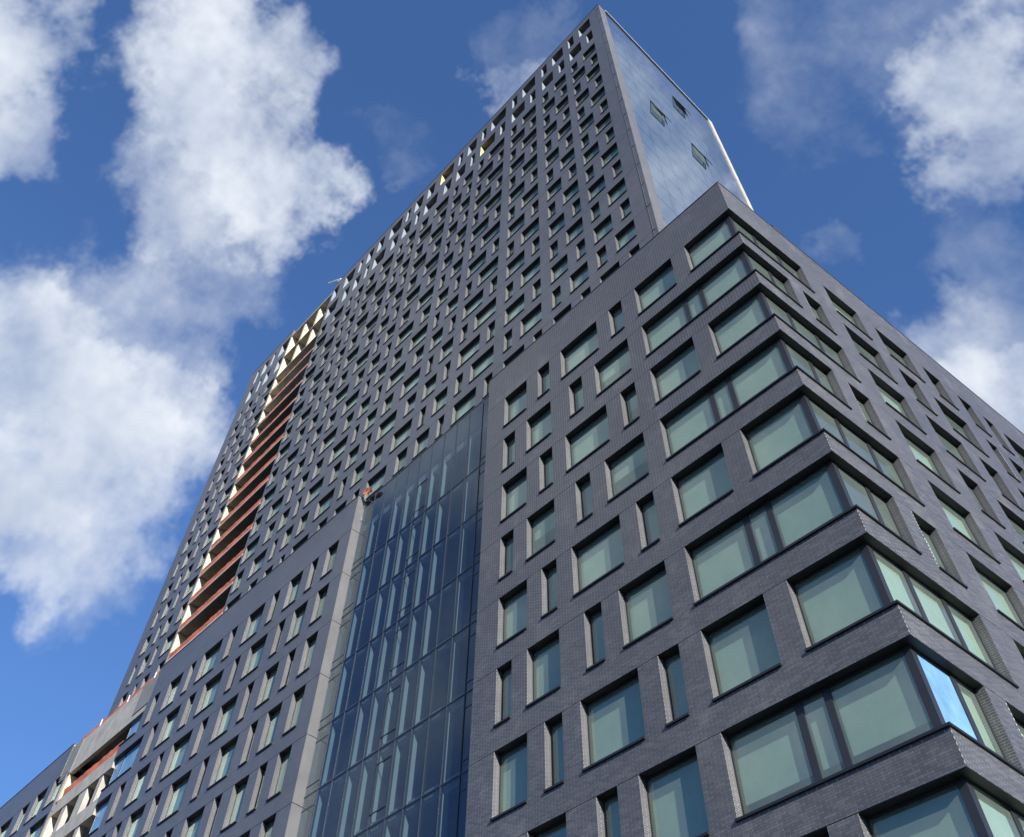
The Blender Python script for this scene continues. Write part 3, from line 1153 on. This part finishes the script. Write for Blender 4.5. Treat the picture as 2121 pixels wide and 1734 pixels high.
# ------------------------------------------------------------------ unfinished bay of the tower
BD = 5.5
for n in range(1, 18):
    zt = U(n + 0.6955) - 0.45 if n < 17 else U(18.13) - 0.5
    mb = MB()
    mb.box(BAY0, BAY1 + 0.05, TY + 0.12, TY + BD, zt - 0.2, zt)
    link('bay_slab', mb.mesh('bay_slab', MAT['conc'] if n > 13 else MAT['roomdark']), tower)
    mb = MB()
    mb.box(BAY0, BAY1 + 0.03, TY + 0.03, TY + 0.118, zt - 0.2, zt - 0.002)
    link('slab_edge', mb.mesh('slab_edge', MAT['edge'] if n < 15 else MAT['conc']), tower)
    # light sheathing on the left cheek, one sheet per storey
    mb = MB()
    top = (U(n + 1.6955) - 0.65 if n < 16 else (U(18.13) - 0.7 if n == 16 else U(19.45)))
    mb.box(BAY0 - 0.08, BAY0 + 0.02, TY + 0.10, TY + 2.1, zt + 0.02, top)
    link('sheathing_panel', mb.mesh('sheathing_panel', MAT['sheath']), tower)
    mb = MB()
    mb.box(BAY1 - 0.02, BAY1 + 0.24, TY + 0.06, TY + 0.9, zt + 0.02, top)
    link('wrapped_jamb', mb.mesh('wrapped_jamb', MAT['wrap']), tower)
    if n >= 16:
        for xc in (-70.6, -74.6):
            mb = MB()
            mb.box(xc - 0.28, xc + 0.28, TY + 0.25, TY + 1.35, zt + 0.001, top)
            link('concrete_column', mb.mesh('concrete_column', MAT['sheath']), tower)
mb = MB()
mb.box(BAY0, BAY1 + 0.2, TY + 0.05, TY + BD, U(19.45), U(19.45) + 0.35)
link('bay_slab', mb.mesh('bay_slab', MAT['conc']), tower)
mb = MB()
mb.box(BAY0 - .05, BAY1 + 0.2, TY + BD - 0.5, TY + BD - 0.3, U(0.5), U(19.4))
link('bay_rear_wall', mb.mesh('bay_rear_wall', MAT['roomdark']), tower)
mb = MB()
mb.box(BAY1 + 0.02, BAY1 + 0.2, TY + 0.9, TY + BD, U(0.5), U(19.4))
mb.box(BAY0 - 0.2, BAY0 - 0.08, TY + WT, TY + BD, U(0.5), U(19.4))
link('bay_cheek_wall', mb.mesh('bay_cheek_wall', MAT['roomdark']), tower)


def net(x0, x1, y, z0, h, seed):
    """sagging strip of safety mesh on thin posts"""
    r = random.Random(seed)
    mb = MB()
    nx = 28
    pts = []
    for i in range(nx + 1):
        x = x0 + (x1 - x0) * i / nx
        sag = 0.07 * abs(math.sin(i * 0.9 + seed)) + r.uniform(0, 0.04)
        row = [(x, y + r.uniform(-0.03, 0.03), z0), (x, y + 0.05 * math.sin(i * .7 + seed), z0 + h * .5), (x, y + r.uniform(-0.03, 0.03), z0 + h - sag)]
        pts.append(row)
    for i in range(nx):
        for j in range(2):
            a, b, c, d = pts[i][j], pts[i + 1][j], pts[i + 1][j + 1], pts[i][j + 1]
            mb.quad(a, b, c, d)
            e = 0.015
            mb.quad((a[0], a[1] + e, a[2]), (d[0], d[1] + e, d[2]), (c[0], c[1] + e, c[2]), (b[0], b[1] + e, b[2]))
    return mb.mesh('safety_net', MAT['net'])


for n in range(1, 16):
    zt = U(n + 0.6955) - 0.45
    o = link('safety_net', net(BAY0 + 0.05, BAY1, TY + 0.06, zt + 0.01, 0.8 if n < 12 else 0.5, n))
    tag(o, 'orange safety netting along a floor edge of the open concrete bay in the tower', 'safety net', 'orange nets in the tower bay')

# ------------------------------------------------------------------ unfinished bay of the podium
mb = MB()
mb.box(-80.7, -63.72, 0.06, 0.4, U(0.05) if False else U(-0.16), U(0.72))
link('concrete_upstand', mb.mesh('concrete_upstand', MAT['conc']), podium)
mb = MB()
mb.box(-66.7, -63.73, 0.02, 0.058, U(0.0), U(0.72))
mb.box(-80.6, -78.4, 0.02, 0.058, U(-0.12), U(0.74))
link('wall_membrane', mb.mesh('wall_membrane', MAT['membrane']), podium)
for k in range(0, 8):
    zt = U(-k - 0.80)
    mb = MB()
    mb.box(BAY0, BAY1, 0.08, 5.0, zt - 0.37 * FH if k > -1 else zt - .3, zt)
    link('concrete_beam', mb.mesh('concrete_beam', MAT['conc']), podium)
    mb = MB()
    mb.box(BAY0 - 0.9, BAY0 + 0.02, 0.10, 1.8, zt, zt + 0.62 * FH)
    link('sheathing_panel', mb.mesh('sheathing_panel', MAT['sheath']), podium)
    if k > 0:
        for xc, wd in ((-76.6, 0.9), (-72.9, 1.5), (-69.6, 0.7)):
            mb = MB()
            xo = 0.9 * (k % 2)
            mb.box(xc + xo - wd / 2, xc + xo + wd / 2, 0.14, 0.6, zt + 0.001, zt + 0.63 * FH - 0.001)
            link('concrete_pier', mb.mesh('concrete_pier', MAT['conc']), podium)
    o = link('safety_net', net(BAY0 + 0.03, BAY1 - 0.02, 0.72 if k else 0.22, zt + 0.01, 0.95, 40 + k))
    tag(o, 'orange safety netting along a floor edge of the open concrete bay in the podium', 'safety net', 'orange nets in the podium bay')
mb = MB()
mb.box(BAY0 - .05, BAY1 + 0.1, 5.0, 5.2, 0.2, U(0.3))
mb.box(BAY1, BAY1 + 0.12, 0.5, 5.0, 0.2, U(-0.2))
mb.box(BAY0 - 0.2, BAY0 - 0.08, 1.8, 5.0, 0.2, U(-0.2))
link('bay_rear_wall', mb.mesh('bay_rear_wall', MAT['roomdark']), podium)
# toothed brick edge waiting for the next course
mb = MB()
for i in range(13):
    zz = U(0.80) - i * 0.21
    mb.box(-80.8, -80.62 + 0.06 * (i % 2), 0.02, 0.14, zz - 0.10, zz - 0.03)
link('masonry_ties', mb.mesh('masonry_ties', MAT['sheath']), podium)
# netting and white posts on the concrete roof edge
o = link('safety_net', net(-80.4, -63.9, 0.3, U(0.72) + 0.01, 0.8, 77))
tag(o, 'orange netting on the concrete roof edge of the podium between white posts', 'safety net')
mb = MB()
mb.box(-0.035, 0.035, -0.035, 0.035, 0, 0.75)
mb.box(-0.10, 0.10, -0.10, 0.10, 0, 0.03)
PO = mb.mesh('guard_post', MAT['white'])
for x in (-75.6, -70.2, -65.2):
    tag(link('guard_post', PO, None, (x, 0.17, U(0.72) + 0.001)), 'white guard post standing on the concrete roof edge of the podium',
        'guard post', 'white posts on the roof edge')

# ------------------------------------------------------------------ small things
mb = MB()
mb.tube((0, 0, 0), (0, 0, 1.0), 0.09)
mb.tube((0, 0, 0.95), (-3.2, -0.6, 2.5), 0.12)
mb.box(-0.3, 0.3, -0.25, 0.25, 0, 0.08)
mb.tube((-0.1, 0, 0.3), (-1.2, -0.22, 1.55), 0.05)
tag(link('roof_davit', mb.mesh('roof_davit', MAT['white']), None, (-65.6, TY + 0.2, T_TOP + 0.071)),
    'pale metal davit arm leaning out over the tower parapet', 'davit')
mb = MB()
rr = random.Random(5)
P_ = [[(0.34 * i, 0.12 * rr.uniform(-1, 1), 0.05 + 0.26 * j + 0.08 * rr.uniform(-1, 1) - 0.11 * i) for j in range(3)] for i in range(5)]
for i in range(4):
    for j in range(2):
        a, b, c, d = P_[i][j], P_[i + 1][j], P_[i + 1][j + 1], P_[i][j + 1]
        mb.quad(a, b, c, d)
        mb.quad(*[(q[0], q[1] + 0.03, q[2]) for q in (a, d, c, b)])
tag(link('orange_tarp', mb.mesh('orange_tarp', MAT['net']), None, (-34.3, 0.25, Z0 + 41 * BH + 0.05)),
    'crumpled orange tarp on the roof corner beside the blue curtain wall', 'tarp')
mb = MB()
mb.box(0, 0.5, 0, 0.8, 0, 0.45)
mb.box(0.1, 0.3, 0.2, 0.5, 0.45, 0.75)
mb.tube((0.2, 0.7, 0.4), (0.2, 0.95, 0.9), 0.04)
tag(link('roof_equipment', mb.mesh('roof_equipment', MAT['black']), None, (-0.5, 4.6, Z0 + 41 * BH + 0.051)),
    'small black equipment box on the podium roof edge behind the corner', 'equipment')
print('windows', n_win[0], 'bricks', len(allb))
